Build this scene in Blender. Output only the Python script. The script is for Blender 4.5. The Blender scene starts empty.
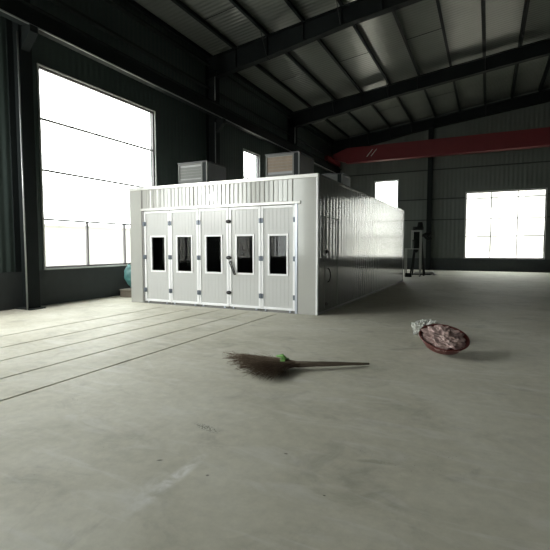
import bpy, bmesh, math, random
from mathutils import Vector, Matrix, noise
random.seed(7)
sc = bpy.context.scene
C = sc.collection
PI = math.pi

# ------------------------------------------------------------------ materials
def mat(name, color, rough=.5, metal=0., spec=.5, coat=0., coat_r=.1, var=0., vscale=3., bump=0., bscale=40., trans=0., alpha=1.):
    m = bpy.data.materials.new(name); m.use_nodes = True
    nt = m.node_tree; b = nt.nodes['Principled BSDF']
    b.inputs['Base Color'].default_value = (*color, 1)
    b.inputs['Roughness'].default_value = rough
    b.inputs['Metallic'].default_value = metal
    b.inputs['Specular IOR Level'].default_value = spec
    b.inputs['Coat Weight'].default_value = coat
    b.inputs['Coat Roughness'].default_value = coat_r
    b.inputs['Transmission Weight'].default_value = trans
    b.inputs['Alpha'].default_value = alpha
    tc = nt.nodes.new('ShaderNodeTexCoord')
    if var > 0:
        n = nt.nodes.new('ShaderNodeTexNoise'); n.inputs['Scale'].default_value = vscale; n.inputs['Detail'].default_value = 6
        nt.links.new(tc.outputs['Object'], n.inputs['Vector'])
        r = nt.nodes.new('ShaderNodeMapRange')
        r.inputs['To Min'].default_value = 1 - var; r.inputs['To Max'].default_value = 1 + var
        nt.links.new(n.outputs['Fac'], r.inputs['Value'])
        mx = nt.nodes.new('ShaderNodeVectorMath'); mx.operation = 'SCALE'
        mx.inputs[0].default_value = color
        nt.links.new(r.outputs[0], mx.inputs['Scale'])
        nt.links.new(mx.outputs[0], b.inputs['Base Color'])
    if bump > 0:
        n = nt.nodes.new('ShaderNodeTexNoise'); n.inputs['Scale'].default_value = bscale; n.inputs['Detail'].default_value = 3
        nt.links.new(tc.outputs['Object'], n.inputs['Vector'])
        bp = nt.nodes.new('ShaderNodeBump'); bp.inputs['Strength'].default_value = bump; bp.inputs['Distance'].default_value = .01
        nt.links.new(n.outputs['Fac'], bp.inputs['Height']); nt.links.new(bp.outputs[0], b.inputs['Normal'])
    return m

def corrugated(name, color, axis, period, rough, dist=.01, spec=.5, metal=0., var=.08, wob=.0):
    """profiled steel sheet: ribs repeat every `period` metres along `axis`"""
    m = mat(name, color, rough, metal, spec, var=var, vscale=1.2)
    nt = m.node_tree; b = nt.nodes['Principled BSDF']
    tc = nt.nodes.new('ShaderNodeTexCoord'); sp = nt.nodes.new('ShaderNodeSeparateXYZ')
    nt.links.new(tc.outputs['Object'], sp.inputs[0])
    mu = nt.nodes.new('ShaderNodeMath'); mu.operation = 'MULTIPLY'; mu.inputs[1].default_value = 2 * PI / period
    nt.links.new(sp.outputs[axis], mu.inputs[0])
    si = nt.nodes.new('ShaderNodeMath'); si.operation = 'SINE'; nt.links.new(mu.outputs[0], si.inputs[0])
    out = si
    if wob:
        n = nt.nodes.new('ShaderNodeTexNoise'); n.inputs['Scale'].default_value = 1.5; n.inputs['Detail'].default_value = 4
        nt.links.new(tc.outputs['Object'], n.inputs['Vector'])
        ad = nt.nodes.new('ShaderNodeMath'); ad.operation = 'MULTIPLY_ADD'; ad.inputs[1].default_value = wob
        nt.links.new(n.outputs['Fac'], ad.inputs[0]); nt.links.new(si.outputs[0], ad.inputs[2]); out = ad
    bp = nt.nodes.new('ShaderNodeBump'); bp.inputs['Strength'].default_value = 1; bp.inputs['Distance'].default_value = dist
    nt.links.new(out.outputs[0], bp.inputs['Height']); nt.links.new(bp.outputs[0], b.inputs['Normal'])
    return m

def window_glass():
    m = bpy.data.materials.new('window_glass'); m.use_nodes = True; nt = m.node_tree; nt.nodes.clear()
    o = nt.nodes.new('ShaderNodeOutputMaterial'); mx = nt.nodes.new('ShaderNodeMixShader')
    f = nt.nodes.new('ShaderNodeFresnel'); f.inputs[0].default_value = 1.45
    t = nt.nodes.new('ShaderNodeBsdfTransparent'); t.inputs[0].default_value = (.94, .97, .96, 1)
    g = nt.nodes.new('ShaderNodeBsdfGlossy'); g.inputs['Roughness'].default_value = .02
    ge = nt.nodes.new('ShaderNodeNewGeometry'); fr = nt.nodes.new('ShaderNodeMath'); fr.operation = 'SUBTRACT'; fr.inputs[0].default_value = 1
    nt.links.new(ge.outputs['Backfacing'], fr.inputs[1]); mm = nt.nodes.new('ShaderNodeMath'); mm.operation = 'MULTIPLY'
    nt.links.new(fr.outputs[0], mm.inputs[0]); nt.links.new(f.outputs[0], mm.inputs[1])
    nt.links.new(mm.outputs[0], mx.inputs[0]); nt.links.new(t.outputs[0], mx.inputs[1]); nt.links.new(g.outputs[0], mx.inputs[2])
    nt.links.new(mx.outputs[0], o.inputs[0]); return m

def booth_glass():
    m = window_glass(); m.name = 'tinted_glass'
    for n in m.node_tree.nodes:
        if n.type == 'BSDF_TRANSPARENT': n.inputs[0].default_value = (.35, .38, .37, 1)
    return m

def floor_mat():
    m = bpy.data.materials.new('concrete_floor'); m.use_nodes = True; nt = m.node_tree; b = nt.nodes['Principled BSDF']
    tc = nt.nodes.new('ShaderNodeTexCoord')
    def nz(scale, detail=6, rough=.55, dist=0., vec=None):
        n = nt.nodes.new('ShaderNodeTexNoise'); n.inputs['Scale'].default_value = scale; n.inputs['Detail'].default_value = detail
        n.inputs['Roughness'].default_value = rough; n.inputs['Distortion'].default_value = dist
        nt.links.new(vec or tc.outputs['Object'], n.inputs['Vector']); return n
    def ramp(src, pts):
        r = nt.nodes.new('ShaderNodeValToRGB'); e = r.color_ramp.elements
        e[0].position, e[0].color = pts[0][0], (*pts[0][1], 1); e[1].position, e[1].color = pts[-1][0], (*pts[-1][1], 1)
        for p, c in pts[1:-1]:
            k = e.new(p); k.color = (*c, 1)
        nt.links.new(src, r.inputs[0]); return r
    def mix(kind, fac, a, c):
        n = nt.nodes.new('ShaderNodeMix'); n.data_type = 'RGBA'; n.blend_type = kind
        if isinstance(fac, float): n.inputs['Factor'].default_value = fac
        else: nt.links.new(fac, n.inputs['Factor'])
        nt.links.new(a, n.inputs['A'])
        if isinstance(c, tuple): n.inputs['B'].default_value = (*c, 1)
        else: nt.links.new(c, n.inputs['B'])
        return n.outputs['Result']
    base = ramp(nz(.55, 8, .6, 1.2).outputs['Fac'], [(.3, (.43, .415, .335)), (.5, (.52, .50, .415)), (.72, (.59, .575, .495))])
    fine = ramp(nz(9, 8, .7).outputs['Fac'], [(.3, (.86, .86, .86)), (.7, (1.06, 1.06, 1.05))])
    col = mix('MULTIPLY', 1., base.outputs[0], fine.outputs[0])
    # pale dusty smears dragged over the slab
    mp = nt.nodes.new('ShaderNodeMapping'); mp.inputs['Scale'].default_value = (.9, 3.2, 1); mp.inputs['Rotation'].default_value = (0, 0, .7)
    nt.links.new(tc.outputs['Object'], mp.inputs[0])
    sm = ramp(nz(1.3, 7, .6, 1.5, mp.outputs[0]).outputs['Fac'], [(.52, (0, 0, 0)), (.74, (.65, .65, .65))])
    col = mix('MIX', sm.outputs[0], col, (.62, .61, .57))
    # dark worn patches
    dk = ramp(nz(1.7, 8, .65, .8).outputs['Fac'], [(.55, (0, 0, 0)), (.72, (.42, .42, .42))])
    col = mix('MIX', dk.outputs[0], col, (.22, .21, .18))
    # specks of dirt, clustered
    vo = nt.nodes.new('ShaderNodeTexVoronoi'); vo.inputs['Scale'].default_value = 26; nt.links.new(tc.outputs['Object'], vo.inputs['Vector'])
    sp = ramp(vo.outputs['Distance'], [(.05, (1, 1, 1)), (.12, (0, 0, 0))])
    cl = ramp(nz(1.1, 3, .5).outputs['Fac'], [(.60, (0, 0, 0)), (.68, (.8, .8, .8))])
    mk = nt.nodes.new('ShaderNodeMath'); mk.operation = 'MULTIPLY'
    nt.links.new(sp.outputs[0], mk.inputs[0]); nt.links.new(cl.outputs[0], mk.inputs[1])
    col = mix('MIX', mk.outputs[0], col, (.07, .065, .05))
    # individual marks: pale drag streak, scuff cluster, worn patches (centre x, y, rotation, half length, half width, ...)
    def mark(cx, cy, rot, lx, ly, colr, amount, nscale, lo, hi):
        nonlocal col
        mp_ = nt.nodes.new('ShaderNodeMapping'); mp_.vector_type = 'TEXTURE'
        mp_.inputs['Location'].default_value = (cx, cy, 0); mp_.inputs['Rotation'].default_value = (0, 0, rot); mp_.inputs['Scale'].default_value = (lx, ly, 1)
        nt.links.new(tc.outputs['Object'], mp_.inputs[0])
        ln = nt.nodes.new('ShaderNodeVectorMath'); ln.operation = 'LENGTH'; nt.links.new(mp_.outputs[0], ln.inputs[0])
        fd = nt.nodes.new('ShaderNodeMapRange'); fd.interpolation_type = 'SMOOTHSTEP'
        fd.inputs['From Min'].default_value = 1; fd.inputs['From Max'].default_value = .2; nt.links.new(ln.outputs['Value'], fd.inputs['Value'])
        nr = nt.nodes.new('ShaderNodeMapRange'); nr.inputs['From Min'].default_value = lo; nr.inputs['From Max'].default_value = hi; nr.inputs['To Max'].default_value = amount
        nt.links.new(nz(nscale, 7, .65, .6).outputs['Fac'], nr.inputs['Value'])
        m_ = nt.nodes.new('ShaderNodeMath'); m_.operation = 'MULTIPLY'; nt.links.new(fd.outputs[0], m_.inputs[0]); nt.links.new(nr.outputs[0], m_.inputs[1])
        col = mix('MIX', m_.outputs[0], col, colr)
    mark(1.55, -6.75, 1.6, .50, .07, (.80, .79, .78), .75, 7, .35, .6)
    mark(1.50, -6.95, 1.75, .40, .16, (.70, .70, .68), .4, 9, .4, .65)
    mark(1.27, -6.0, -.25, .20, .06, (.05, .05, .04), 1., 60, .50, .55)
    mark(2.62, -6.2, 1.2, .30, .14, (.25, .24, .20), .55, 4, .35, .6)
    mark(2.68, -5.95, .3, .22, .05, (.22, .21, .17), .5, 9, .4, .6)
    mark(2.06, -6.12, .1, .022, .012, (.10, .09, .07), 1., 3, .0, .2)
    mark(2.49, -6.50, .1, .012, .008, (.05, .05, .04), 1., 3, .0, .2)
    mark(1.30, -6.6, .6, .030, .014, (.12, .12, .10), 1., 3, .0, .2)
    mark(1.72, -6.62, .6, .016, .016, (.16, .15, .13), 1., 3, .0, .2)
    mark(1.6, -5.0, .3, .9, .22, (.60, .58, .53), .45, 2.4, .42, .65)
    mark(2.35, -5.3, .1, .7, .10, (.33, .31, .26), .5, 5, .45, .62)
    mark(.2, -3.6, .35, 1.1, .3, (.60, .58, .53), .5, 2, .42, .62)
    mark(2.3, -2.38, .47, .40, .012, (.12, .10, .08), .8, 2, .0, .3)
    nt.links.new(col, b.inputs['Base Color'])
    rr = nt.nodes.new('ShaderNodeMapRange'); rr.inputs['To Min'].default_value = .5; rr.inputs['To Max'].default_value = .75
    nt.links.new(nz(2.2).outputs['Fac'], rr.inputs['Value']); nt.links.new(rr.outputs[0], b.inputs['Roughness'])
    bp = nt.nodes.new('ShaderNodeBump'); bp.inputs['Strength'].default_value = .25; bp.inputs['Distance'].default_value = .006
    nt.links.new(nz(14, 8, .7).outputs['Fac'], bp.inputs['Height']); nt.links.new(bp.outputs[0], b.inputs['Normal'])
    b.inputs['Specular IOR Level'].default_value = .25
    return m

M = dict(
    floor=floor_mat(),
    groove=mat('dark_joint', (.05, .045, .04), .9),
    pit=mat('pit_cover_concrete', (.47, .465, .435), .5, var=.12, vscale=4, bump=.2, bscale=30, spec=.35),
    wall=corrugated('green_grey_wall_sheet', (.042, .058, .053), 'Y', .2, .5, .005, .3),
    wall_b=corrugated('green_grey_end_wall_sheet', (.105, .12, .108), 'X', .25, .5, .006, .3),
    dado=mat('dark_masonry', (.04, .046, .046), .8, 0, .3, var=.15, vscale=5),
    roof=corrugated('foil_faced_roof_sheet', (.165, .178, .162), 'Y', .19, .2, .0045, .5, .0, wob=.4),
    steel=mat('dark_painted_steel', (.007, .010, .010), .7, 0, .2, var=.2, vscale=4),
    steel2=mat('grey_primed_steel', (.02, .025, .024), .6, 0, .3, var=.2, vscale=4),
    flange=mat('edge_highlight_and_conduit', (.35, .37, .36), .35, .6),  # pale steel for the painted flange highlight and the conduits
    frame=mat('grey_window_frame', (.16, .15, .16), .5),
    frame_w=mat('pale_window_lining', (.62, .64, .62), .5),
    glass=window_glass(), bglass=booth_glass(),
    red=mat('red_crane_paint', (.12, .005, .008), .6, var=.15, vscale=2),
    pale=mat('pale_paint', (.5, .48, .42), .6),
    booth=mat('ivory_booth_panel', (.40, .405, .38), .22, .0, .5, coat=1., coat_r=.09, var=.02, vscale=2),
    boothside_shaded=mat('glossy_shaded_booth_side', (.18, .185, .175), .14, 0, .5, coat=.42, coat_r=.08, var=.03, vscale=2),  # same panel as the front, darkened in the colour for its shaded side
    leaf=mat('white_door_panel', (.51, .52, .51), .35, 0, .5, coat=.3, coat_r=.15, var=.02, vscale=2),
    white=mat('white_aluminium', (.86, .87, .88), .3, 0, .5, coat=.3),
    trim=mat('bright_aluminium_trim', (.62, .62, .60), .3, .35, .5, var=.06, vscale=6),
    alu=mat('silver_aluminium', (.5, .53, .6), .3, .8, var=.1, vscale=10),
    gapd=mat('grey_frame_profile', (.2, .2, .19), .5, .3),
    black=mat('black_plastic', (.012, .012, .013), .35),
    hinge=mat('grey_hinge_metal', (.13, .15, .18), .4, .5),
    cab=mat('grey_cabinet_panel', (.135, .14, .132), .6, 0, .3, var=.08, vscale=5),
    cabside_lightened=mat('lightened_cabinet_side', (.24, .245, .245), .5, var=.1, vscale=4),  # side colour raised to make up for light missing from the right
    wood=mat('brown_slat', (.22, .175, .13), .6, var=.25, vscale=6),
    duct=mat('dark_duct', (.05, .05, .055), .5),
    teal=mat('teal_sacking', (.04, .135, .13), .55, var=.25, vscale=7, bump=.5, bscale=18),
    card=mat('brown_cardboard', (.16, .14, .11), .8, var=.15),
    twig=mat('dry_brown_twig', (.115, .08, .052), .85, var=.45, vscale=30),
    twig2=mat('pale_brown_twig', (.19, .145, .10), .85, var=.35, vscale=30),
    handle=mat('grey_brown_stick', (.13, .105, .075), .8, var=.3, vscale=14, bump=.6, bscale=60),
    green=mat('lime_green_twine', (.14, .33, .07), .5, var=.2, vscale=20),
    film=mat('clear_crumpled_film', (.66, .67, .62), .18, 0, .8, trans=.35, var=.3, vscale=14, bump=.8, bscale=25),
    pink=mat('pinkish_crumpled_film', (.55, .40, .37), .3, 0, .6, trans=.15, var=.3, vscale=12, bump=.8, bscale=25),
    maroon=mat('reddish_brown_plastic', (.13, .03, .025), .35),
    machine=mat('black_machine_casting', (.006, .008, .007), .6, 0, .2, var=.2, vscale=8),
    rackw=mat('pale_grey_tube', (.30, .31, .29), .5, var=.1),
    slab=mat('pale_board', (.33, .33, .31), .6, var=.1),
    outwall=mat('outdoor_rendered_wall', (.50, .50, .48), .8, var=.05),
    outpale=mat('outdoor_white_render', (.82, .81, .80), .8, var=.04),
    outground=mat('outdoor_ground', (.66, .61, .53), .9, var=.1, vscale=.5),
)

# ------------------------------------------------------------------ helpers
def box(bm, x0, x1, y0, y1, z0, z1, mi=0):
    v = [bm.verts.new((x, y, z)) for x in (x0, x1) for y in (y0, y1) for z in (z0, z1)]
    for f in ((0, 1, 3, 2), (4, 6, 7, 5), (0, 4, 5, 1), (2, 3, 7, 6), (0, 2, 6, 4), (1, 5, 7, 3)):
        fc = bm.faces.new([v[i] for i in f]); fc.material_index = mi
    return bm
def prism(bm, poly, axis, a, b):
    """extrude 2D polygon along axis from a to b; poly in the two other axes (x,y,z order)"""
    def P(u, w, t):
        return {'X': (t, u, w), 'Y': (u, t, w), 'Z': (u, w, t)}[axis]
    A = [bm.verts.new(P(u, w, a)) for u, w in poly]; B = [bm.verts.new(P(u, w, b)) for u, w in poly]
    n = len(poly)
    bm.faces.new(A); bm.faces.new(B[::-1])
    for i in range(n): bm.faces.new((A[i], B[i], B[(i + 1) % n], A[(i + 1) % n]))
    return bm
def tube(bm, pts, r, seg=8, cap=True):
    pts = [Vector(p) for p in pts]; rs = r if isinstance(r, (list, tuple)) else [r] * len(pts)
    rings = []
    t0 = (pts[1] - pts[0]).normalized()
    up = Vector((0, 0, 1)) if abs(t0.z) < .9 else Vector((1, 0, 0))
    nrm = t0.cross(up).normalized()
    for i, p in enumerate(pts):
        t = (pts[min(i + 1, len(pts) - 1)] - pts[max(i - 1, 0)]).normalized()
        nrm = (nrm - t * nrm.dot(t)).normalized(); bn = t.cross(nrm)
        rings.append([bm.verts.new(p + rs[i] * (math.cos(a) * nrm + math.sin(a) * bn)) for a in [2 * PI * k / seg for k in range(seg)]])
    for i in range(len(rings) - 1):
        for k in range(seg):
            f = bm.faces.new((rings[i][k], rings[i][(k + 1) % seg], rings[i + 1][(k + 1) % seg], rings[i + 1][k])); f.smooth = True
    if cap: bm.faces.new(rings[0][::-1]); bm.faces.new(rings[-1])
    return bm
def NB(): return bmesh.new()
def obj(name, bm, m, parent=None, loc=(0, 0, 0), bevel=0., smooth=False):
    bmesh.ops.recalc_face_normals(bm, faces=bm.faces)
    me = bpy.data.meshes.new(name); bm.to_mesh(me); bm.free()
    for k in (m if isinstance(m, (list, tuple)) else [m]): me.materials.append(k)
    if smooth:
        for p in me.polygons: p.use_smooth = True
    o = bpy.data.objects.new(name, me); C.objects.link(o); o.location = loc
    if parent: o.parent = parent
    if bevel:
        b = o.modifiers.new('bevel', 'BEVEL'); b.width = bevel; b.segments = 2; b.limit_method = 'ANGLE'
    return o
def tag(o, label, cat, group=None, kind=None):
    o['label'] = label; o['category'] = cat
    if group: o['group'] = group
    if kind: o['kind'] = kind
    return o
def thing(name, label, cat, loc=(0, 0, 0), rz=0, group=None):
    o = bpy.data.objects.new(name, None); C.objects.link(o); o.location = loc; o.rotation_euler = (0, 0, rz); o.empty_display_size = .2
    return tag(o, label, cat, group)
def struct(name, bm, m, label, cat, parent=None):
    o = obj(name, bm, m, parent)
    if not parent: tag(o, label, cat, kind='structure')
    return o
def dup(root, loc, label=None, group=None, rz=None):
    r = root.copy(); C.objects.link(r); r.location = loc
    if rz is not None: r.rotation_euler = (0, 0, rz)
    if label: r['label'] = label
    if group: r['group'] = group
    for ch in list(root.children):
        c = ch.copy(); C.objects.link(c); c.parent = r
        for g in list(ch.children):
            d = g.copy(); C.objects.link(d); d.parent = c
    return r

# ------------------------------------------------------------------ hall dimensions
XL, XR, YB, YF = -7.0, 23.0, 21.6, -18.0
RIDGE = 8.0
def zr(x): return 9.22 + .125 * (min(x, 2 * RIDGE - x) + 7)

# floor, with shallow cut joints (real grooves) in front of the booth
GX = [-0.90, -1.62, -2.41, -3.16, -4.0]
GW = .037
bm = NB()
yj0, yj1 = -9.5, -.12
box(bm, XL - .3, GX[-1] - GW, YF - .3, YB + .3, -.3, 0)
xs = sorted(GX)
for a, b in zip(xs[:-1], xs[1:]): box(bm, a + GW / 2, b - GW / 2, yj0, yj1, -.3, 0)
box(bm, xs[0] - GW, xs[-1] + GW / 2, YF - .3, yj0, -.3, 0)
box(bm, xs[0] - GW, xs[-1] + GW / 2, yj1, YB + .3, -.3, 0)
box(bm, xs[-1] + GW / 2, XR + .3, YF - .3, YB + .3, -.3, 0)
box(bm, xs[0] - GW, xs[0] - GW / 2, yj0, yj1, -.3, 0)
fl = struct('floor', bm, M['floor'], 'pale grey dusty concrete floor with long dark joints running to the booth', 'floor')
bm = NB(); box(bm, xs[0] - GW, xs[-1] + GW, yj0, yj1, -.28, -.025)
obj('joint_filler', bm, M['groove'], fl)

# ---- left wall with window openings
def wall_with_openings(name, m, plane_axis, pos, thick, a0, a1, z0, z1, ops, label, ztop=None):
    """vertical wall; ops = list of (a_start,a_end,zlo,zhi) sorted along a"""
    bm = NB()
    def bx(a, b, lo, hi):
        if b - a < 1e-4 or hi - lo < 1e-4: return
        if plane_axis == 'X': box(bm, min(pos, pos + thick), max(pos, pos + thick), a, b, lo, hi)
        else: box(bm, a, b, min(pos, pos + thick), max(pos, pos + thick), lo, hi)
    cur = a0
    for (s, e, lo, hi) in ops:
        bx(cur, s, z0, z1); bx(s, e, z0, lo); bx(s, e, hi, z1); cur = e
    bx(cur, a1, z0, z1)
    return struct(name, bm, m, label, 'wall')
LW = [(-16.6, -11.0, .95, 6.1), (-9.6, -6.6, .95, 6.1), (-5.2, -3.0, .95, 6.1), (-1.45, 2.80, .95, 6.1), (8.80, 10.37, .95, 6.05), (16.4, 18.0, .95, 6.05)]
wall_with_openings('wall_left', M['wall'], 'X', XL, -.2, YF, YB, 0, zr(XL), LW, 'dark green grey corrugated wall on the left with tall bright windows')
BW = [(-3.86, -2.27, .95, 6.08), (2.0, 6.4, .80, 5.0), (16.5, 19, .8, 5)]
bmw = wall_with_openings('wall_back', M['wall_b'], 'Y', YB, .2, XL, XR, 0, 9.2, BW, 'green grey corrugated end wall behind the booth')
bm = bmesh.new(); prism(bm, [(XL, 9.2), (XR, 9.2), (XR, zr(XR)), (RIDGE, zr(RIDGE)), (XL, zr(XL))], 'Y', YB, YB + .2)
obj('gable_sheet', bm, M['wall_b'], bmw)
RWN = []
wall_with_openings('wall_right', M['wall'], 'X', XR, .2, YF, YB, 0, zr(XR), RWN, 'corrugated wall on the far right')
FW = [(-3.5, .5, .0, 4.2)]
wf = wall_with_openings('wall_front', M['wall_b'], 'Y', YF, -.2, XL, XR, 0, 9.2, FW, 'corrugated end wall with the open gate')
bm = bmesh.new(); prism(bm, [(XL, 9.2), (XR, 9.2), (XR, zr(XR)), (RIDGE, zr(RIDGE)), (XL, zr(XL))], 'Y', YF - .2, YF)
obj('gable_sheet', bm, M['wall_b'], wf)
# masonry dado along the back wall
bm = NB(); box(bm, XL, XR, YB - .1, YB, 0, .77)
struct('trim_1', bm, M['dado'], 'low dark masonry plinth along the foot of the end wall', 'plinth')
bm = NB(); box(bm, XL, XL + .06, YF, YB, 0, .9)
struct('trim_2', bm, M['dado'], 'low dark masonry plinth along the foot of the left wall', 'plinth')
# roof
bm = NB()
for a, b in ((XL - .2, RIDGE), (RIDGE, XR + .2)):
    prism(bm, [(a, zr(a)), (b, zr(b)), (b, zr(b) + .12), (a, zr(a) + .12)], 'Y', YF - .2, YB + .2)
struct('ceiling', bm, M['roof'], 'ribbed grey green sheet roof of the hall', 'ceiling')

# ---- windows
wn = [0]
def window(axis, pos, inward, a0, a1, z0, z1, bars_z, posts, pale=False):
    """axis 'X': window in a wall at x=pos, spans y; axis 'Y': wall at y=pos, spans x. posts = (a, zlo, zhi)"""
    wn[0] += 1
    d = .06
    def B(bm, a, b, lo, hi, d0=-.10, d1=-.03):
        p, q = sorted((pos - inward * -d0, pos - inward * -d1)) if False else sorted((pos + inward * d0, pos + inward * d1))
        if axis == 'X': box(bm, p, q, a, b, lo, hi)
        else: box(bm, a, b, p, q, lo, hi)
    f = NB(); w = .05
    B(f, a0, a0 + w, z0, z1); B(f, a1 - w, a1, z0, z1); B(f, a0, a1, z0, z0 + w); B(f, a0, a1, z1 - w, z1)
    for z in bars_z: B(f, a0, a1, z - .022, z + .022)
    for a, lo, hi in posts: B(f, a - .025, a + .025, lo, hi)
    root = struct('window_%d' % wn[0], f, M['frame'], ['tall overexposed window in the left wall with dark transoms',
        ][0] if False else 'window', 'window')
    g = NB(); B(g, a0 + w, a1 - w, z0 + w, z1 - w, -.075, -.069); obj('pane', g, M['glass'], root)
    l = NB(); t = .035
    B(l, a0 - t, a0, z0 - t, z1 + t, -.03, .03); B(l, a1, a1 + t, z0 - t, z1 + t, -.03, .03)
    B(l, a0, a1, z0 - t, z0, -.03, .05); B(l, a0, a1, z1, z1 + t, -.03, .03)
    obj('window_lining', l, M['frame_w'], root)
    return root
Wl = {}
for i, (a, b, lo, hi) in enumerate(LW):
    bars = [2.23, 3.5, 4.8]
    if b - a > 2:
        n = int((b - a) / 1.42); posts = [(b - 1.42 * k, lo, bars[0]) for k in range(1, n + 1) if b - 1.42 * k > a + .3]
    else: posts = []
    w = window('X', XL, 1, a, b, lo, hi, bars, posts)
    w['label'] = ['tall bright window in the left wall behind the camera', 'tall bright window in the left wall beyond the added lamp', 'tall bright window in the left wall between added lamp and column',
                  'tall white-glowing window in the left wall at the left of the booth, with dark transoms',
                  'narrow bright window in the left wall between the two rooftop cabinets', 'narrow window far along the left wall, hidden by the booth'][i]
for i, (a, b, lo, hi) in enumerate(BW):
    w = window('Y', YB, -1, a, b, lo, hi, [2.2, 3.3, 4.6] if i else [2.2, 3.4, 4.66], [(a + (b - a) * k / 3, lo, hi) for k in (1, 2)] if i else [])
    w['label'] = ['bright white window in the end wall above the far end of the booth', 'wide bright window in the end wall to the right of the black machine',
                  'window in the end wall at the far right'][i]
for i, (a, b, lo, hi) in enumerate(RWN):
    w = window('X', XR, -1, a, b, lo, hi, [2.4, 4.0], [((a + b) / 2, lo, hi)])
    w['label'] = 'single window of the far right wall'

# ---- steel frame
frames = [-10.0, -2.1, 5.95, 13.85]
def ibeam_section(h, bw, t, tw): pass
def column(y, label):
    r = thing('steel_column', label, 'column', (XL, y, 0), 0, 'steel columns along the left wall')
    bm = NB()
    box(bm, .02, .05, -.16, .16, 0, 8.95); box(bm, .44, .47, -.16, .16, 0, 8.5); box(bm, .05, .44, -.012, .012, 0, 8.7)
    obj('shaft', bm, M['steel'], r)
    bm = NB(); box(bm, .02, .60, -.2, .2, 0, .03); obj('base_plate', bm, M['steel2'], r)
    bm = NB(); prism(bm, [(.47, 6.1), (.47, 6.6), (.80, 6.6), (.80, 6.45)], 'Y', -.1, .1); obj('crane_bracket', bm, M['steel'], r)
    bm = NB(); tube(bm, [(.50, -.20, 0), (.50, -.20, 6.45)], .019, 8); tube(bm, [(.50, -.20, 7.3), (.50, -.20, 8.2)], .019, 8)
    obj('conduit', bm, M['flange'], r)
    return r
for y, l in zip(frames, ['dark steel column on the left wall behind the camera', 'dark steel column on the left wall, left of the tall window',
                         'dark steel column with a pale conduit rising behind the left rooftop cabinet',
                         'dark steel column rising behind the brown slatted rooftop cabinet']): column(y, l)
def rafter(y, label):
    bm = NB()
    for sgn in (0, 1):
        def X(x): return x if not sgn else 2 * RIDGE - x
        prof = [(XL + .05, .80), (-4.0, .74), (-1.2, .60), (RIDGE, .62)]
        top = lambda x: zr(x) - .22
        for (xa, da), (xb, db) in zip(prof[:-1], prof[1:]):
            ta, tb = top(xa), top(xb)
            prism(bm, [(X(xa), ta), (X(xb), tb), (X(xb), tb - db), (X(xa), ta - da)], 'Y', y - .012, y + .012)
            prism(bm, [(X(xa), ta), (X(xb), tb), (X(xb), tb - .03), (X(xa), ta - .03)], 'Y', y - .15, y + .15)
            prism(bm, [(X(xa), ta - da), (X(xb), tb - db), (X(xb), tb - db - .03), (X(xa), ta - da - .03)], 'Y', y - .15, y + .15)
    for xx in (-5.6, -4.25, -2.8, -1.4, 0, 3, 6):
        d = .8 if xx < -3 else .62
        box(bm, xx - .008, xx + .008, y - .13, y + .13, zr(xx) - .22 - d, zr(xx) - .24)
    r = thing('roof_rafter', label, 'rafter', (0, 0, 0), 0, 'steel roof rafters')
    obj('beam', bm, M['steel'], r)
    for xx in (-4.25, -1.4, 3):
        b2 = NB()
        for s in (-1,):
            tube(b2, [(xx, y + s * .12, zr(xx) - .95 + (.12 if xx > -3 else 0)), (xx, y + s * .62, zr(xx) - .2)], .014, 6)
        obj('fly_brace', b2, M['steel2'], r)
for y, l in zip(frames, ['dark steel rafter behind the camera', 'dark steel rafter overhead, above the camera', 'dark steel rafter nearest in view, crossing above the booth front',
                         'dark steel rafter further back, crossing above the far half of the booth']): rafter(y, l)
rafter(YB - .25, 'dark steel rafter against the end wall, just above the red crane')
def purlin(x):
    bm = NB(); z = zr(x)
    prism(bm, [(x - .05, z - .22), (x + .06, z - .22), (x + .06, z - .2), (x - .02, z - .2), (x - .02, z - .02), (x - .09, z - .02), (x - .10, z), (x - .05, z)], 'Y', YF, YB - .1)
    tag(obj('roof_purlin', bm, M['steel']), 'dark steel purlin running lengthwise under the roof sheets', 'purlin', 'roof purlins')
px = -6.9
for k in range(21):
    x = -7.12 + 1.44 * k + (.0 if k else .3)
    if x < XR and abs(x - RIDGE) > .1: purlin(x)
# sag rods between purlins, mid bay
for yb in (1.9, 4.0 - .2, 9.9, 17.6):
    for k in range(1, 7):
        if (k + int(yb)) % 2: continue
        xa = -7.12 + 1.44 * k; xb = xa + 1.44
        bm = NB(); tube(bm, [(xa, yb, zr(xa) - .12), (xb, yb, zr(xb) - .12)], .012, 6)
        tag(obj('sag_rod', bm, M['steel']), 'thin dark tie rod between two roof purlins', 'rod', 'tie rods between the roof purlins')
# wall girts
for z in (7.85, 8.75):
    bm = NB(); box(bm, XL + .0, XL + .16, YF, YB, z, z + .07)
    tag(obj('wall_girt', bm, M['steel2']), 'dark horizontal steel rail on the left wall %s' % ('just under the roof' if z > 8 else 'above the crane runway'), 'girt')
for z, l in ((3.28, 'just above the black machine'), (4.64, 'level with the upper part of the bright window'), (6.55, 'above the bright window, below the red crane')):
    bm = NB()
    spans = [(XL, -3.93), (-2.2, 1.93), (6.47, XR)] if z < 5 else [(XL, XR)]
    for a, b in spans: box(bm, a, b, YB - .09, YB, z, z + .06)
    tag(obj('wall_girt', bm, M['steel2']), 'dark steel rail on the end wall ' + l, 'girt')
# wind column on end wall
bm = NB(); box(bm, -.34, -.04, YB - .34, YB - .31, 0, 9.6); box(bm, -.34, -.04, YB - .12, YB - .1, 0, 9.6); box(bm, -.2, -.18, YB - .31, YB - .12, 0, 9.6)
tag(obj('wind_column', bm, M['steel']), 'dark steel column standing against the end wall right of the black machine', 'column')

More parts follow.
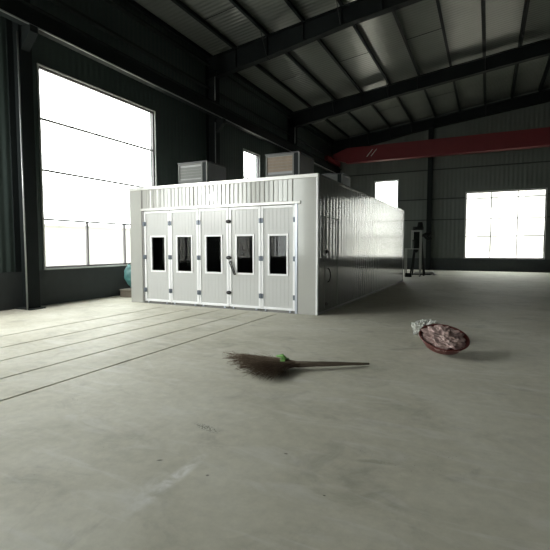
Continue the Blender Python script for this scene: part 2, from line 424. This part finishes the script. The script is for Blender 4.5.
# ---- crane runway and crane
r = thing('crane_runway', 'dark crane runway beam along the left wall with a highlight painted along its lower edge', 'beam', (XL + .66, 0, 0))
bm = NB(); box(bm, -.11, .11, YF, YB - .2, 6.60, 6.615); box(bm, -.01, .01, YF, YB - .2, 6.615, 7.05); box(bm, -.13, .13, YF, YB - .2, 7.05, 7.07)
obj('beam', bm, M['steel'], r)
bm = NB(); box(bm, -.03, .03, YF, YB - .2, 7.07, 7.11); obj('rail', bm, M['steel2'], r)
bm = NB(); box(bm, .095, .125, YF, YB - .2, 6.592, 6.622); obj('lower_flange_highlight', bm, M['flange'], r)  # pale strip painted as the highlight along the lower flange
r = thing('overhead_crane', 'dark red bridge crane girder spanning the hall in front of the end wall', 'crane', (0, 19.5, 0))
bm = NB(); x0, x1 = XL + .75, XR - .8
prism(bm, [(x0, 7.45), (x0 + 1.0, 7.14), (x1, 7.14), (x1, 8.1), (x0 + 1.0, 8.1), (x0, 7.75)], 'Y', 0, .45)
obj('girder', bm, M['red'], r)
bm = NB(); box(bm, x0 + .9, x1, -.03, .48, 7.12, 7.14); obj('lower_flange', bm, M['red'], r)
bm = NB(); box(bm, XL + .55, XL + .78, -1.1, 1.6, 7.2, 7.5); obj('end_carriage', bm, M['red'], r)
for s in (-.9, 1.4):
    bm = NB(); tube(bm, [(XL + .6, s, 7.2), (XL + .7, s, 7.2)], .09, 20); obj('wheel', bm, M['steel2'], r)
for k in (0, 1):
    bm = NB(); xx = -3.95 + .27 * k
    prism(bm, [(xx, 7.42), (xx + .05, 7.42), (xx + .42, 7.86), (xx + .37, 7.86)], 'Y', -.006, .0); obj('stripe', bm, M['pale'], r)

# ------------------------------------------------------------------ the spray booth
W, L, H = 5.45, 10.72, 3.10
booth = thing('spray_booth', 'large white sheet-metal spray booth with five folding doors across its front', 'spray booth', (0, 0, 0))
def grooved(bm, a0, a1, z0, z1, pos, thick, axis, pitch, depth=.006, gw=.012, off=0., wob=0., irregular=False):
    """sheet seen from the outside with vertical V grooves; axis 'Y' = faces -Y at y=pos, axis 'X' = faces +X at x=pos"""
    pts = [(a0, 0.)]
    k = math.ceil((a0 - off + gw) / pitch)
    while off + k * pitch < a1 - gw:
        c = off + k * pitch
        dd = depth * random.uniform(.35, 1.15) if irregular else depth
        pts += [(c - gw, 0.), (c, dd), (c + gw, 0.)]
        if wob:
            mid = c + pitch / 2
            if mid < a1 - gw: pts.append((mid, -wob * (0.4 + random.random())))
        k += 1
    pts.append((a1, 0.))
    n = 1 if not wob else 6
    rows = []
    for j in range(n + 1):
        z = z0 + (z1 - z0) * j / n; row = []
        for i, (a, d) in enumerate(pts):
            e = d + (noise.noise(Vector((a * 2.3, z * .9, 3))) * wob * 1.2 if wob else 0)
            row.append(bm.verts.new((a, pos + e, z) if axis == 'Y' else (pos - e, a, z)))
        rows.append(row)
    for j in range(n):
        for i in range(len(pts) - 1):
            f = bm.faces.new((rows[j][i], rows[j][i + 1], rows[j + 1][i + 1], rows[j + 1][i])); f.smooth = bool(wob)
    # core slab behind
    if axis == 'Y': box(bm, a0, a1, pos + depth * 1.2 + .002, pos + thick, z0, z1)
    else: box(bm, pos - thick, pos - depth - .002 - wob * 2, a0, a1, z0, z1)

# corner piers
bm = NB(); box(bm, -W, -5.03, 0, .06, 0, 3.02); box(bm, -W, -W + .06, .06, .6, 0, 3.02); obj('left_pier', bm, M['booth'], booth, bevel=.004)
bm = NB(); box(bm, -.47, -.035, 0, .06, 0, 3.02); obj('right_pier', bm, M['booth'], booth, bevel=.004)
# header
bm = NB(); grooved(bm, -4.97, -.47, 2.53, 3.02, 0, .06, 'Y', .118, .015, .022, irregular=True); obj('header_panel', bm, M['booth'], booth)
bm = NB(); box(bm, -5.03, -4.97, .012, .06, 0, 3.02); obj('left_jamb', bm, M['gapd'], booth)
bm = NB(); box(bm, -.535, -.472, -.012, .06, 0, 2.5); obj('right_jamb', bm, M['alu'], booth, bevel=.006)
bm = NB(); box(bm, -5.03, -.40, -.03, .06, 2.465, 2.53); obj('header_rail', bm, M['trim'], booth, bevel=.006)
bm = NB(); box(bm, -W - .01, .012, -.025, .06, 3.02, 3.10); obj('top_trim', bm, M['trim'], booth, bevel=.006)
bm = NB(); box(bm, -.035, .008, -.012, .05, 0, 3.02); obj('corner_trim', bm, M['white'], booth, bevel=.005)
# sides, back, roof, floor of the booth
bm = NB(); grooved(bm, .05, L - .05, .02, 3.04, 0, .07, 'X', .235, .0010, .016, wob=.0008); obj('side_panel', bm, M['boothside_shaded'], booth)
bm = NB(); grooved(bm, .55, L, .0, 3.05, -W + .06, .05, 'X', .235, .007, .02); obj('side_panel', bm, M['booth'], booth)
bm = NB(); box(bm, -W, 0, L - .05, L, 0, 3.05); obj('back_panel', bm, M['booth'], booth)
bm = NB(); box(bm, -W + .02, -.02, .06, L - .05, 2.96, 3.03); obj('roof_panel', bm, M['booth'], booth)
bm = NB(); box(bm, -.06, .014, .05, L, 3.04, 3.10); obj('side_top_trim', bm, M['boothside_shaded'], booth, bevel=.005)
bm = NB(); box(bm, -.02, .012, .06, L, 0, .05); obj('side_base_channel', bm, M['gapd'], booth)
bm = NB(); box(bm, -.02, .012, L - .05, L + .012, 0, 3.08); obj('rear_corner_trim', bm, M['booth'], booth)
# personnel door furniture on the side
bm = NB()
for z in (.19, 1.40):
    b = NB(); tube(b, [(0, .57, z), (.03, .57, z)], .045, 14); tube(b, [(.03, .57, z), (.04, .58, z)], .026, 10); obj('side_door_knob', b, M['black'], booth)
bm.free()
b = NB(); tube(b, [(0, .68, 1.01), (.04, .68, .99), (.06, .69, .92), (.065, .70, .85), (.06, .69, .78), (.04, .68, .71), (0, .68, .69)], .013, 8); obj('side_door_handle', b, M['black'], booth)
b = NB(); box(b, 0, .006, .45, .47, .1, 2.2); box(b, 0, .006, 1.38, 1.40, .1, 2.2); box(b, 0, .006, .45, 1.40, 2.18, 2.2); obj('side_door_seam', b, M['gapd'], booth)

# five folding leaves
edges = [-4.97, -4.09, -3.18, -2.29, -1.41, -.535]
P0 = .022
for i, (a, b_) in enumerate(zip(edges[:-1], edges[1:])):
    a += .006; b_ -= .006
    z0, z1 = .055, 2.455
    c = (a + b_) / 2
    if i == 0: c += .04
    wx0, wx1, wz0, wz1 = c - .215, c + .215, .89, 1.765
    bm = NB()
    g = dict(pos=P0 + .012, thick=.045, axis='Y', pitch=.1, depth=.004, gw=.008)
    grooved(bm, a + .03, wx0, z0 + .03, z1 - .03, **g); grooved(bm, wx1, b_ - .03, z0 + .03, z1 - .03, **g)
    grooved(bm, wx0, wx1, z0 + .03, wz0, **g); grooved(bm, wx0, wx1, wz1, z1 - .03, **g)
    leaf = obj('door_leaf', bm, M['leaf'], booth)
    bm = NB(); s = .06
    for (x0_, x1_, q0, q1) in ((a, a + s, z0, z1), (b_ - s, b_, z0, z1), (a + s, b_ - s, z0, z0 + s), (a + s, b_ - s, z1 - s, z1)):
        box(bm, x0_, x1_, P0 - .004, P0 + .06, q0, q1)
    obj('edge_frame', bm, M['white'], leaf, bevel=.008)
    bm = NB(); t = .045
    for (x0_, x1_, q0, q1) in ((wx0 - t, wx0, wz0 - t, wz1 + t), (wx1, wx1 + t, wz0 - t, wz1 + t), (wx0, wx1, wz0 - t, wz0), (wx0, wx1, wz1, wz1 + t)):
        box(bm, x0_, x1_, P0 - .006, P0 + .03, q0, q1)
    obj('window_frame', bm, M['white'], leaf, bevel=.005)
    bm = NB(); box(bm, wx0, wx1, P0 + .03, P0 + .036, wz0, wz1); obj('window_pane', bm, M['bglass'], leaf)
    bm = NB(); box(bm, a + .02, b_ - .02, P0 + .015, P0 + .03, .01, .055); obj('bottom_seal', bm, M['gapd'], leaf)
    # hinges on the right-hand edge (and on the left edge of the first leaf)
    hx = ([edges[0] + .02] if i == 0 else []) + ([edges[i + 1]] if i in (0, 1, 3, 4) else [])
    for x in hx:
        for z in (.36, 1.24, 2.12):
            bm = NB()
            box(bm, x - .055, x - .012, P0 - .016, P0 - .004, z - .055, z + .055)
            box(bm, x + .012, x + .055, P0 - .016, P0 - .004, z - .055, z + .055)
            tube(bm, [(x, P0 - .018, z - .06), (x, P0 - .018, z + .06)], .013, 10)
            obj('hinge', bm, M['hinge'], leaf)
    if i == 2:
        for z in (.40, 1.25, 2.12):
            bm = NB()
            v0 = len(bm.verts); bmesh.ops.create_uvsphere(bm, u_segments=16, v_segments=10, radius=1)
            bmesh.ops.scale(bm, vec=(.075, .035, .046), verts=bm.verts); bmesh.ops.translate(bm, vec=(edges[3] + .0, P0 - .02, z), verts=bm.verts)
            for f in bm.faces: f.smooth = True
            obj('latch', bm, M['black'], leaf)
    if i == 3:
        bm = NB(); y = P0 - .055
        for (p, q) in (((-2.235, 1.16), (-2.095, .85)),):
            d = Vector((q[0] - p[0], 0, q[1] - p[1])); n = Vector((d.z, 0, -d.x)).normalized() * .019
            A = Vector((p[0], y, p[1])); B_ = Vector((q[0], y, q[1]))
            tube(bm, [A + n, A + n + d * .5, B_ + n * .9], .014, 8); tube(bm, [A - n, A - n + d * .5, B_ - n * .9], .014, 8)
            tube(bm, [A + n + Vector((0, .06, 0)), A, A - n + Vector((0, .0, 0))], .012, 8)
            tube(bm, [B_ + n, B_ - n], .013, 8); tube(bm, [B_, B_ + Vector((0, .06, 0))], .012, 8); tube(bm, [A, A + Vector((0, .06, 0))], .012, 8)
        obj('pull_handle', bm, M['black'], leaf)
        # small guide wheels in the floor gap
    for x in (a + .12, b_ - .12):
        bm = NB(); tube(bm, [(x - .02, P0 + .01, .028), (x + .02, P0 + .01, .028)], .027, 12); obj('roller', bm, M['alu'], leaf)
bm = NB(); box(bm, -5.0, -.5, -.01, .05, 0.0, .012); obj('floor_track', bm, M['gapd'], booth)

# ------------------------------------------------------------------ cabinets on the booth roof
RZ = 3.10
def cabinet(x0, y0, w, d, h, slat, label):
    r = thing('ventilation_cabinet', label, 'cabinet', (x0, y0, RZ), 0, 'ventilation cabinets on the booth roof')
    bm = NB(); box(bm, .03, w - .02, .03, d - .02, .0, h - .02); obj('casing', bm, M['cabside_lightened'], r)
    bm = NB()
    for sx in (0, w - .22): box(bm, sx, sx + .045, 0, .05, 0, h)
    box(bm, w - .06, w, -.001, .045, 0, h) if False else None
    for z in (0, h - .05, h * .44): box(bm, .045, w - .22, .0, .05, z, z + .045)
    obj('front_frame', bm, M['cab'], r)
    bm = NB(); n = 9; zz = .07
    k = 0
    while zz < h - .12:
        if not (h * .44 - .06 < zz < h * .44 + .045): 
            prism(bm, [(.012, zz), (.03, zz + .01), (.03, zz + .085), (.024, zz + .085)], 'X', .046, w - .222)
        zz += .088
    obj('louvre', bm, M['wood'] if slat else M['cab'], r)
    bm = NB(); box(bm, w - .175, w - .03, .005, .04, 0, h - .01); obj('corner_recess', bm, M['steel'], r)
    bm = NB(); box(bm, w - .03, w, 0, d, 0, h * .975); obj('side_sheet', bm, M['cabside_lightened'], r)
    bm = NB(); box(bm, w - .035, w + .008, -.008, .03, 0, h); obj('corner_angle', bm, M['cab'], r)
    bm = NB(); box(bm, -.02, w + .0, -.015, d, h, h + .03); obj('lid', bm, M['duct'], r)
    if slat:
        bm = NB(); tube(bm, [(w * .62, .0, .16), (w * .62, -.03, .16)], .07, 14); obj('inspection_cap', bm, M['trim'], r)
    return r
cabinet(-5.37, 2.0, 1.08, 1.05, .97, False, 'grey louvred ventilation cabinet on the booth roof at the left')
cabinet(-2.62, 2.6, 1.08, 1.15, 1.10, True, 'ventilation cabinet with brown slats on the booth roof in the middle')
cabinet(-2.42, 6.0, 1.08, 1.0, 1.0, False, 'grey ventilation cabinet far back on the booth roof near its right edge')
r = thing('roof_duct', 'low dark duct lying flat on the booth roof below the narrow window', 'duct', (-3.7, 2.3, RZ))
bm = NB(); box(bm, 0, .75, 0, .5, 0, .18); obj('duct_body', bm, M['duct'], r, bevel=.02)
bm = NB(); box(bm, .1, .55, .05, .4, .18, .26); obj('duct_collar', bm, M['duct'], r, bevel=.02)

# ------------------------------------------------------------------ things by the left wall
def lump(bm, sx, sy, sz, amp, sc_, seed, sub=5, flat=False):
    bmesh.ops.create_icosphere(bm, subdivisions=sub, radius=1)
    for v in bm.verts:
        n = v.co.normalized(); k = 1 + amp * noise.fractal(n * sc_ + Vector((seed, 0, 0)), .8, 2.1, 4)
        v.co = Vector((n.x * sx, n.y * sy, n.z * sz)) * k
    for f in bm.faces: f.smooth = not flat
    mz = min(v.co.z for v in bm.verts)
    for v in bm.verts: v.co.z -= mz
r = thing('cardboard_carton', 'dull brown carton on the floor under the teal sack, beside the booth', 'box', (-6.36, .95, 0), .1)
bm = NB(); box(bm, -.26, .26, -.22, .22, 0, .24); obj('carton_body', bm, M['card'], r, bevel=.005)
bm = NB(); box(bm, -.265, .265, -.04, .04, .24, .243); obj('tape', bm, M['duct'], r)
for s in (-1, 1):
    bm = NB(); prism(bm, [(s * .22, .24), (s * .23, .24), (s * .30, .22), (s * .29, .215)], 'X', -.25, .25); obj('flap', bm, M['card'], r)
bm = NB(); lump(bm, .25, .17, .33, .16, 1.8, 3)
for v in bm.verts:
    v.co.x += -(v.co.z / .66) * .14; k = .75 + .3 * math.sin(min(1, v.co.z / .66) * PI * .85); v.co.x *= k; v.co.y *= k
r = thing('teal_sack', 'teal blue sack slumped on the brown carton left of the booth', 'sack', (-6.26, .92, .255))
obj('sack_body', bm, M['teal'], r)
bm = NB(); tube(bm, [(-.12, 0, .60), (-.15, 0, .66), (-.2, .02, .7)], [.05, .025, .05], 10); obj('sack_neck', bm, M['teal'], r)
r = thing('storage_chest', 'black chest against the left wall behind the teal sack', 'chest', (-6.74, 1.95, 0))
bm = NB(); box(bm, -.2, .2, -.5, .7, 0, .84); obj('chest_body', bm, M['duct'], r, bevel=.02)
bm = NB(); box(bm, -.21, .21, -.51, .71, .84, .9); obj('chest_lid', bm, M['duct'], r, bevel=.02)

# ------------------------------------------------------------------ machine and rack by the end wall
r = thing('machine', 'black machine with a motor on top and splayed legs behind the pale tube stand', 'machine', (0, 15.1, 0))
bm = NB(); bm2 = NB()
box(bm, -.27, .17, -.15, .15, 1.86, 2.42); obj('machine_head', bm, M['machine'], r, bevel=.03)
tube(bm2, [(0.0, 0, 2.42), (0.0, 0, 2.58)], .28, 20); tube(bm2, [(.1, 0, 2.56), (.1, 0, 2.82)], [.16, .12], 18); obj('motor', bm2, M['machine'], r)
bm = NB(); tube(bm, [(-.06, 0, 1.95), (-.06, 0, 1.7), (-.09, 0, 1.3), (-.09, 0, 1.22)], [.20, .18, .12, .06], 14); obj('tapered_spout', bm, M['machine'], r)
for (xa, ya, xb, yb) in ((-.1, -.08, -.32, -.25), (.16, -.08, .36, -.25), (-.1, .08, -.3, .3), (.16, .08, .34, .3)):
    bm = NB(); tube(bm, [(xa, ya, 1.98), (xb, yb, 0)], .042, 8); obj('leg', bm, M['machine'], r)
bm = NB(); tube(bm, [(.18, 0, 2.1), (.42, 0, 2.2), (.62, 0, 2.15)], [.07, .09, .12], 12); tube(bm, [(.3, 0, 2.1), (.5, 0, 1.9), (.7, 0, 1.95)], [.05, .08, .03], 10); obj('side_arm', bm, M['machine'], r)
r = thing('tube_stand', 'pale grey square tube stand in front of the black machine by the end wall', 'stand', (0, 14.0, 0))
for x, z in ((-.46, 1.45), (.26, 2.35)):
    for y in (0, .45):
        bm = NB(); box(bm, x - .025, x + .025, y - .025, y + .025, 0, z); obj('post', bm, M['rackw'], r)
for y in (0, .45):
    bm = NB(); box(bm, -.18, .285, y - .028, y + .028, 2.30, 2.37); obj('top_rail', bm, M['rackw'], r)
    bm = NB(); box(bm, -.18, -.13, y - .025, y + .025, 1.92, 2.30); obj('post', bm, M['rackw'], r)
    bm = NB(); box(bm, -.46, .26, y - .02, y + .02, 1.40, 1.44); obj('middle_rail', bm, M['rackw'], r)
    bm = NB(); box(bm, -.46, .8, y - .02, y + .02, .10, .14); obj('lower_rail', bm, M['steel'], r)
bm = NB(); box(bm, -.18, -.13, -.02, .47, 1.9, 1.94); box(bm, -.18, -.13, -.02, .02, 1.42, 1.94); obj('hanger', bm, M['rackw'], r)
r = thing('board_stack', 'low pale boards lying on the floor behind the tube stand', 'boards', (.25, 15.9, 0))
for k in range(3):
    bm = NB(); box(bm, -.55 + .04 * k, .6 - .05 * k, -.3, .35, .06 * k, .06 * k + .05); obj('board', bm, M['slab'], r)
r = thing('black_toolbox', 'small black box on the floor at the foot of the tube stand', 'toolbox', (-.25, 13.8 - .1, 0))
bm = NB(); box(bm, -.13, .17, -.1, .1, 0, .2); obj('box_body', bm, M['machine'], r, bevel=.01)
bm = NB(); tube(bm, [(-.06, 0, .2), (-.06, 0, .26), (.1, 0, .26), (.1, 0, .2)], .01, 6); obj('carry_handle', bm, M['machine'], r)

# ------------------------------------------------------------------ plastic litter at right
r = tag(obj('plastic_sheet', (lambda b: (lump(b, .22, .24, .13, .42, 2.9, 31, 5, True), b)[1])(NB()), M['film'], loc=(2.47, -1.45, 0)), 'crumpled clear plastic sheet on the floor next to the round basin', 'plastic sheet')
r.rotation_euler = (0, 0, .5)
r = thing('plastic_basin', 'tilted reddish brown rimmed basin full of pinkish plastic film', 'basin', (2.80, -2.42, 0))
TILT = Matrix.Translation((0, 0, .125)) @ Matrix.Rotation(.38, 4, Vector((.90, .44, 0)))
bm = NB()
prof = [(.20, .0), (.24, .015), (.30, .10), (.315, .13), (.335, .135), (.34, .125), (.325, .115), (.31, .09), (.25, 0.0)]
seg = 40; rings = [[bm.verts.new((rr * math.cos(2 * PI * k / seg), rr * math.sin(2 * PI * k / seg), z)) for k in range(seg)] for rr, z in prof]
for i in range(len(prof) - 1):
    for k in range(seg):
        f = bm.faces.new((rings[i][k], rings[i][(k + 1) % seg], rings[i + 1][(k + 1) % seg], rings[i + 1][k])); f.smooth = True
bm.faces.new(rings[0]); bmesh.ops.transform(bm, matrix=TILT, verts=bm.verts); obj('basin_body', bm, M['maroon'], r)
bm = NB(); lump(bm, .26, .26, .085, .35, 3.0, 5, 5, True)
bmesh.ops.transform(bm, matrix=TILT @ Matrix.Translation((0, 0, .02)), verts=bm.verts)
o = obj('film_heap', bm, M['pink'], r)

# ------------------------------------------------------------------ besom broom
def qb(p, q, t): return p + (q - p) * t
BR = thing('twig_broom', 'brown twig besom broom tied with green twine lying on the concrete floor', 'broom', (1.25, -4.07, 0))
bind = Vector((.0, 0, .06)); hend = Vector((.77, .56, .022))
bm = NB()
pts = []
for k in range(15):
    t = k / 14; p = qb(bind, hend, t)
    p += Vector((random.uniform(-.004, .004), math.sin(t * 3.0) * -.03 + random.uniform(-.004, .004), math.sin(t * PI) * .008)); pts.append(p)
tube(bm, pts, [.026 * (1 - k / 14) + .015 + random.uniform(-.0015, .0015) for k in range(15)], 9)
for k in range(16):
    t0 = random.random() * .1; t1 = .3 + random.random() * .6
    o_ = Vector((0, random.uniform(-.03, .03), random.uniform(-.02, .03)))
    tube(bm, [qb(bind, hend, t0) + o_ + Vector((0, -.015, 0)), qb(bind, hend, (t0 + t1) / 2) + o_ * .7 + Vector((0, -.03, 0)), qb(bind, hend, t1) + o_ * .5 + Vector((0, -.025, 0))], [.009, .008, .004], 5)
obj('handle', bm, M['handle'], BR)
def twigs(n, seed, rad, short=1.):
    random.seed(seed); bm = NB()
    for k in range(n):
        u = random.random()                  # 0 = long upper edge, 1 = short lower edge
        T1, Tm, T2 = Vector((-1.11, .10, 0)), Vector((-.52, -.62, 0)), Vector((-.02, -.66, 0))
        E = T1 * (1 - u) ** 2 + Tm * 2 * u * (1 - u) + T2 * u * u
        E = E * random.uniform(.55, 1.03) * short + Vector((random.gauss(0, .04), random.gauss(0, .04), 0))
        E.z = .01 + abs(random.gauss(0, .035)) + .03 * (1 - u)
        st = bind + Vector((random.uniform(-.05, .06), random.uniform(-.03, .03), random.uniform(-.03, .03)))
        mid = st.lerp(E, .5) + Vector((-.10 * u - .02, -.03 + .14 * u, 0)) * (1 if u > .15 else .5)
        mid.z = .05 + random.uniform(0, .09) * (1 - .3 * u)
        pts = []
        for j in range(7):
            t = j / 6; p = st * (1 - t) ** 2 + mid * 2 * t * (1 - t) + E * t * t
            p += Vector((random.uniform(-.004, .004), random.uniform(-.004, .004), random.uniform(-.003, .003))); p.z = max(p.z, .005); pts.append(p)
        tube(bm, pts, [rad * (1 - .7 * j / 6) for j in range(7)], 4, cap=False)
        d = (pts[-1] - pts[-3]).normalized(); side = Vector((-d.y, d.x, 0))
        for s in range(2):
            q = pts[random.choice((3, 4, 5))]
            e = q + d * random.uniform(.05, .13) + side * random.uniform(-.06, .06); e.z = max(.004, q.z + random.uniform(-.03, .03))
            tube(bm, [q, (q + e) / 2 + Vector((0, 0, .004)), e], [rad * .5, rad * .4, rad * .2], 3, cap=False)
    return bm
obj('twig_head', twigs(430, 11, .0040), M['twig'], BR)
obj('twig_head', twigs(190, 23, .0034, .95), M['twig2'], BR)
bm = NB(); random.seed(3)
gd = Vector((-1, -.04, 0)).normalized(); gc = Vector((-.14, -.01, .085))
for k in range(4):
    c = gc + gd * (.02 * k - .02)
    tube(bm, [c + Vector((random.uniform(-.008, .008), .075 * math.cos(a), .055 * math.sin(a) - .02)) for a in [2 * PI * j / 16 for j in range(17)]], .009, 6)
tube(bm, [gc + Vector((0, 0, .03)), gc + Vector((-.05, .03, .055)), gc + Vector((-.13, .02, .045))], [.014, .026, .012], 6)
tube(bm, [gc + Vector((0, .02, .03)), gc + Vector((-.04, .05, .04)), gc + Vector((-.11, .05, .03))], [.014, .022, .01], 6)
for v in bm.verts: v.co.z = max(v.co.z, .003)
obj('green_tie', bm, M['green'], BR)

# ------------------------------------------------------------------ lamp on a pole, added out of view for the header glint
r = thing('added_lamp', 'added lamp on a tall pole beside the left wall, out of view', 'added_lamp', (XL + .2, -5.40, 3.48))
bm = NB(); tube(bm, [(0, 0, -3.48), (0, 0, .1)], .03, 12); box(bm, -.1, .2, -.2, .2, -3.48, -3.52); tube(bm, [(0, 0, 0), (.22, 0, 0)], .02, 8); obj('pole', bm, M['steel2'], r)
LD = Vector((.565, .80, -.11)).normalized()
q = LD.to_track_quat('X', 'Z').to_matrix().to_4x4()
bm = NB(); prism(bm, [(-.12, -.10), (.12, -.10), (.17, .14), (-.17, .14)], 'Z', -.14, .14)
bmesh.ops.transform(bm, matrix=Matrix.Translation((.36, 0, 0)) @ q @ Matrix.Rotation(-PI / 2, 4, 'Z'), verts=bm.verts); obj('lamp_housing', bm, M['steel2'], r)
bm = NB(); box(bm, .142, .15, -.14, .14, -.11, .11)
bmesh.ops.transform(bm, matrix=Matrix.Translation((.36, 0, 0)) @ q, verts=bm.verts)
em = mat('lit_lens', (1, 1, 1)); em.node_tree.nodes['Principled BSDF'].inputs['Emission Color'].default_value = (1, .99, .96, 1)
em.node_tree.nodes['Principled BSDF'].inputs['Emission Strength'].default_value = 900
obj('lamp_lens', bm, em, r)

# ------------------------------------------------------------------ outdoors, seen through the windows
bm = NB(); box(bm, -60, -7.3, -60, 60, -.4, -.05); box(bm, 23.3, 80, -60, 60, -.4, -.05); box(bm, -7.3, 23.3, 21.95, 70, -.4, -.05); box(bm, -7.3, 23.3, -70, -18.35, -.4, -.05)
tag(obj('outdoor_ground', bm, M['outground']), 'pale ground outside the hall windows', 'ground', kind='structure')
r = thing('boundary_wall', 'pale boundary wall outside the tall window at the left', 'wall', (-16, 0, -.05))
bm = NB(); box(bm, -.12, .12, -30, 40, 0, 2.6); obj('wall_body', bm, M['outwall'], r)
bm = NB(); box(bm, -.18, .18, -30, 40, 2.6, 2.7); obj('coping', bm, M['outwall'], r)

r = thing('added_building', 'pale plain building added outside the wide end-wall window to soften its reflection', 'building', (0, 33, -.05))  # added to tone down the window reflection on the booth side
bm = NB(); box(bm, .2, 26, 0, 8, 0, 9.5); obj('building_body', bm, M['outpale'], r)
bm = NB(); box(bm, 0, 26.2, -.2, 8.2, 9.5, 9.8); obj('roof_slab', bm, M['outwall'], r)
for x in (2.5, 6, 9.5, 13, 16.5):
    for z in (1.2, 5.0):
        bm = NB(); box(bm, x, x + 1.5, -.03, .02, z, z + 1.7); obj('window', bm, M['outwall'], r)
# ------------------------------------------------------------------ light
w = bpy.data.worlds.new('overcast_sky'); sc.world = w; w.use_nodes = True; nt = w.node_tree
bg = nt.nodes['Background']; bg.inputs[0].default_value = (1.0, .995, .975, 1); bg.inputs[1].default_value = 7.0
def portal(loc, sx, sy, direction):
    l = bpy.data.lights.new('sky_portal', 'AREA'); l.shape = 'RECTANGLE'; l.size = sx; l.size_y = sy
    l.cycles.is_portal = True
    o = bpy.data.objects.new('sky_portal', l); C.objects.link(o); o.location = loc
    o.rotation_euler = Vector(direction).to_track_quat('-Z', 'Z' if abs(direction[2]) < .5 else 'Y').to_euler()
for (a, b, lo, hi) in LW: portal((XL - .22, (a + b) / 2, (lo + hi) / 2), b - a, hi - lo, (1, 0, 0))
for (a, b, lo, hi) in RWN: portal((XR + .22, (a + b) / 2, (lo + hi) / 2), b - a, hi - lo, (-1, 0, 0))
for (a, b, lo, hi) in BW: portal(((a + b) / 2, YB + .22, (lo + hi) / 2), b - a, hi - lo, (0, -1, 0))
for (a, b, lo, hi) in FW: portal(((a + b) / 2, YF - .22, (lo + hi) / 2), b - a, hi - lo, (0, 1, 0))

# ------------------------------------------------------------------ camera
cam = bpy.data.cameras.new('camera'); co = bpy.data.objects.new('camera', cam); C.objects.link(co); sc.camera = co
cam.sensor_fit = 'HORIZONTAL'; cam.sensor_width = 36; cam.lens = 36 * 432.05 / 550
pitch, yaw = -.064, .4566
co.location = (3.3354, -8.8988, 1.5); co.rotation_euler = (PI / 2 + pitch, 0, yaw)
cam.clip_start = .05; cam.clip_end = 300

vs = sc.view_settings
vs.view_transform = 'Standard'; vs.look = 'None'; vs.gamma = 1; vs.use_curve_mapping = False; vs.exposure = 0.28
